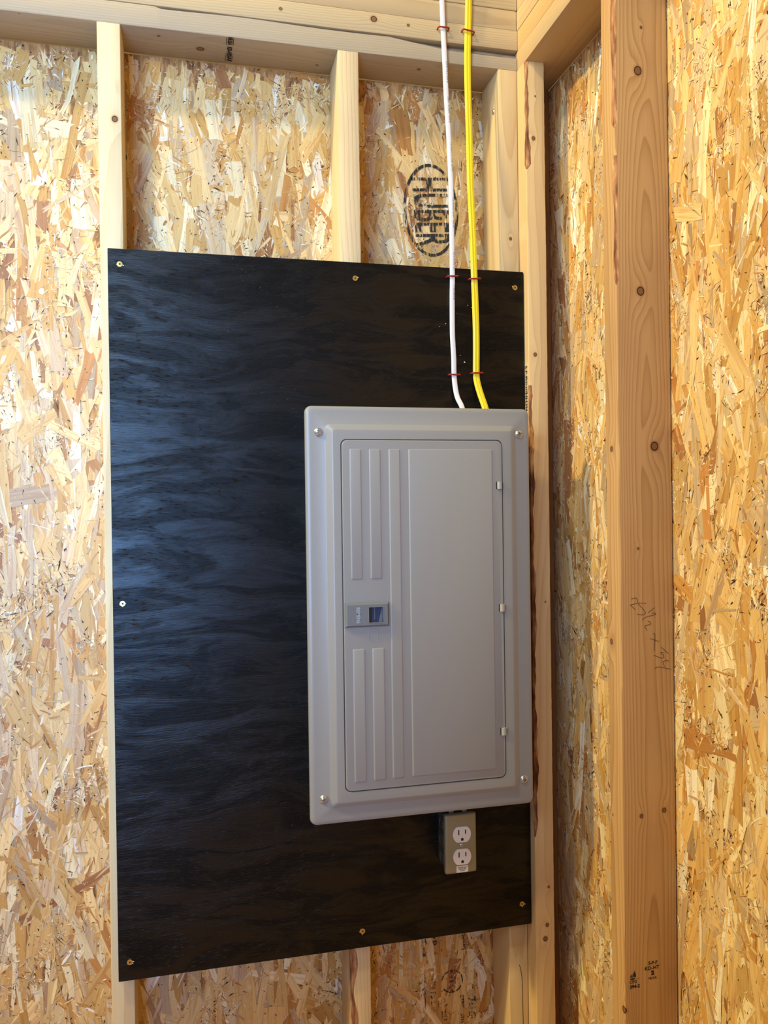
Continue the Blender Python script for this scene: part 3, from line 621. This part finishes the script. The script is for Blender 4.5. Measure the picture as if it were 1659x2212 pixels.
for cz in (-1.4050, -1.4446):
    r_ = MB(); r_.loft([O3(oval(.6014, cz, .0168, .0140, -.0745)), O3(oval(.6014, cz, .0168, .0140, -.0768)), O3(oval(.6014, cz, .0162, .0134, -.0775))]); rc = r_.done('receptacle', WH, outlet, 35)
    for (sx, sw, sh, sz) in ((-.0063, .0010, .0046, .0043), (.0063, .0010, .0037, .0046)):
        s_ = MB(); s_.box(O3([(.6014 + sx - sw, -.07765, cz + sz - sh)])[0], O3([(.6014 + sx + sw, -.0750, cz + sz + sh)])[0]); s_.done('blade_slot', SLOT, rc)
    g_ = [(.6014 + .0024 * math.cos(t), -.0777, cz - .0078 + .0024 * math.sin(t)) for t in [i * math.pi / 8 for i in range(9)]] + [(.6014 - .0024, -.0777, cz - .0105), (.6014 + .0024, -.0777, cz - .0105)]
    s_ = MB(); s_.add(O3(g_), [tuple(range(11))]); s_.done('ground_hole', SLOT, rc)
part_at('plate_screw', head(.0032, .0012, [(.6, .16, .95, .7)]), STEEL, outlet, O3([(.6012, -.0750, -1.4247)])[0], 22)
s_ = MB(); s_.box(O3([(.5908, -.0754, -1.4725)])[0], O3([(.6124, -.0749, -1.4610)])[0]); stk = s_.done('sticker', WH, outlet)
for t, z in (('GROUND FAULT', -1.4642), ('PROTECTED', -1.4669), ('OUTLET', -1.4696)):
    text_obj('sticker_lettering', t, .0027, SLOT, stk, O3([(.6016, -.07555, z)])[0], (1, 0, 0), (0, 0, 1), 0, bold=.00008, squeeze=.85)

# ------------------------------------------------------------------ cables and staples
kw = NT('white_sheath'); kw.base(rgba((224, 224, 232))); kw.b.inputs['Roughness'].default_value = .35; kw.bump(kw.noise(kw.obj(), 60, 2), .2, .001)
ky = NT('yellow_sheath'); ky.base(rgba((236, 212, 44))); ky.b.inputs['Roughness'].default_value = .33; ky.bump(ky.noise(ky.obj(), 60, 2), .2, .001)
WC = [(.6065, -.0052, .1525), (.6075, -.0052, .1118), (.6090, -.0052, .0566), (.6111, -.0058, .0008), (.6119, -.009, -.0603), (.6148, -.013, -.147), (.6159, -.018, -.2335), (.6149, -.0225, -.3202), (.6140, -.0250, -.4059), (.6132, -.0250, -.4397), (.6127, -.0250, -.5014), (.6136, -.0250, -.5276), (.6147, -.0250, -.5538), (.6150, -.0250, -.5851), (.6162, -.0285, -.6093), (.6186, -.0330, -.6266), (.6237, -.040, -.6425), (.6265, -.0445, -.6600), (.6275, -.0460, -.6770)]
YC = [(.6612, -.0052, .1525), (.6594, -.0052, .1186), (.6573, -.0052, .0616), (.6553, -.0058, .0059), (.6543, -.009, -.0558), (.6544, -.013, -.1434), (.6536, -.018, -.2306), (.6552, -.0225, -.3175), (.6564, -.0248, -.4036), (.6576, -.0248, -.4461), (.6587, -.0248, -.4997), (.6585, -.0248, -.5397), (.6579, -.0248, -.5789), (.6586, -.027, -.5953), (.6624, -.0325, -.6172), (.6679, -.040, -.6418), (.6705, -.0445, -.6600), (.6712, -.0460, -.6770)]
def flatprof(wd, th, lobes):
    P = []
    N = 32
    for i in range(N):
        a = 2 * math.pi * i / N; x = math.cos(a); y = math.sin(a)
        xx = wd / 2 * math.copysign(abs(x) ** .75, x); yy = th / 2 * math.copysign(abs(y) ** .75, y)
        yy *= 1 - .40 * (.5 - .5 * math.cos(lobes * math.pi * (x + 1))) if abs(y) > .25 and lobes else 1
        P.append((xx, yy))
    return P
m_ = MB(); sweep(m_, catmull([Vector((x, y, z + ZP)) for x, y, z in WC], 5), flatprof(.0094, .0058, 0))
wcab = tag(m_.done('power_cable', kw.m, None, 70, (.6275, -.046, ZP - .677)), 'white flat cable running down into the top of the panel, left of the yellow one', 'cable')
m_ = MB(); sweep(m_, catmull([Vector((x, y, z + ZP)) for x, y, z in YC], 5), flatprof(.0124, .0056, 3))
ycab = tag(m_.done('power_cable', ky.m, None, 70, (.6712, -.046, ZP - .677)), 'yellow flat cable running down into the top of the panel, right of the white one', 'cable')
PRN = plain('cable_print', (88, 92, 112), .6)
wl = catmull([Vector((x, y, z + ZP)) for x, y, z in WC], 5)
for z, t in ((-.02, 'AWG 14-2 NM-B'), (-.10, '600V  E-2000  NM-B'), (-.19, '14 AWG 2 CDR WITH'), (-.28, 'GROUND 600V  NM-B'), (-.37, '14-2 AWG CU'), (-.43, 'TYPE NM-B')):
    i = min(range(len(wl)), key=lambda k: abs(wl[k].z - ZP - z)); p = wl[i]; t_ = (wl[i + 1] - wl[i - 1]).normalized(); X = t_; Y = Vector((1, 0, 0)); Y = (Y - X * Y.dot(X)).normalized()
    text_obj('cable_lettering', t, .0040, PRN, wcab, p + Vector((.0024, 0, 0)) + Y.cross(X) * -.0032 - wcab.location, X, Y, 0, squeeze=1.3, spacing=1.1)

RED = plain('red_insulated_staple', (150, 42, 38), .35)
def staple(x, y, z, wd, th, tilt, label):
    t = Vector((0, 0, 0)); h = wd / 2
    P = [(-h, .000, 0), (-h, -th * .7, 0), (-h * .82, -th, 0), (0, -th, 0), (h * .82, -th, 0), (h, -th * .7, 0), (h, .000, 0)]
    P = [Vector((a * math.cos(tilt), b, a * math.sin(tilt))) for a, b, c_ in P]
    m = MB(); sweep(m, catmull(P, 4), [(.0015 * math.cos(k * .785), .0015 * math.sin(k * .785)) for k in range(8)], Vector((0, 0, 1)))
    o = m.done('cable_staple', RED, None, 60); o.location = (x, y, ZP + z); return tag(o, label, 'staple')
staple(.6090, -.0010, .0590, .0205, .0100, .0, 'red staple holding the white cable up on the ceiling planks')
staple(.6573, -.0010, .0590, .0225, .0100, -.12, 'red staple holding the yellow cable up on the ceiling planks')
staple(.6140, BY, -.4035, .0195, .0090, .06, 'red staple over the white cable near the top edge of the black board')
staple(.6570, BY, -.4060, .0210, .0090, .08, 'red staple over the yellow cable near the top edge of the black board')
staple(.6155, BY, -.5830, .0200, .0090, .0, 'red staple over the white cable just above the breaker panel')
staple(.6590, BY, -.5790, .0215, .0090, .05, 'red staple over the yellow cable just above the breaker panel')

S3 = [o for l, o in studs.items() if 'right edge of the black board' in l][0]
nh = mk('nail_head', [(0, .0045 * math.cos(i * math.pi / 8), .0055 * math.sin(i * math.pi / 8)) for i in range(16)] + [(-.0016, .0032 * math.cos(i * math.pi / 8), .0040 * math.sin(i * math.pi / 8)) for i in range(16)],
        [tuple(range(16, 32))] + [(i, (i + 1) % 16, 16 + (i + 1) % 16, 16 + i) for i in range(16)], STEEL, S3, 30)
nh.location = lc(S3, (.7184, .0267, ZP - .068))
ck = MB(); ckp = [(.7385, -1.698), (.7410, -1.707), (.7432, -1.722), (.7442, -1.745), (.7446, -1.80), (.7447, -1.90)]
stroke(ck, [(x, ZP + z) for x, z in ckp], .0011, -.0004)
mk('drying_crack', [tuple(lc(S3, v)) for v in ck.v], ck.f, SLOT, S3)

for o in COL.objects:
    if o.parent is None and 'label' in o:
        n = o.name.split('.')[0]
        if n == 'top_plate': o['group'] = 'stacked planks over the back wall' if 'back wall' in o['label'] else 'stacked planks over the right wall'
        elif n == 'wall_stud': o['group'] = 'vertical studs of the walls'
        elif n == 'cable_staple': o['group'] = 'red staples over the cables'
        elif n == 'power_cable': o['group'] = 'cables entering the panel'
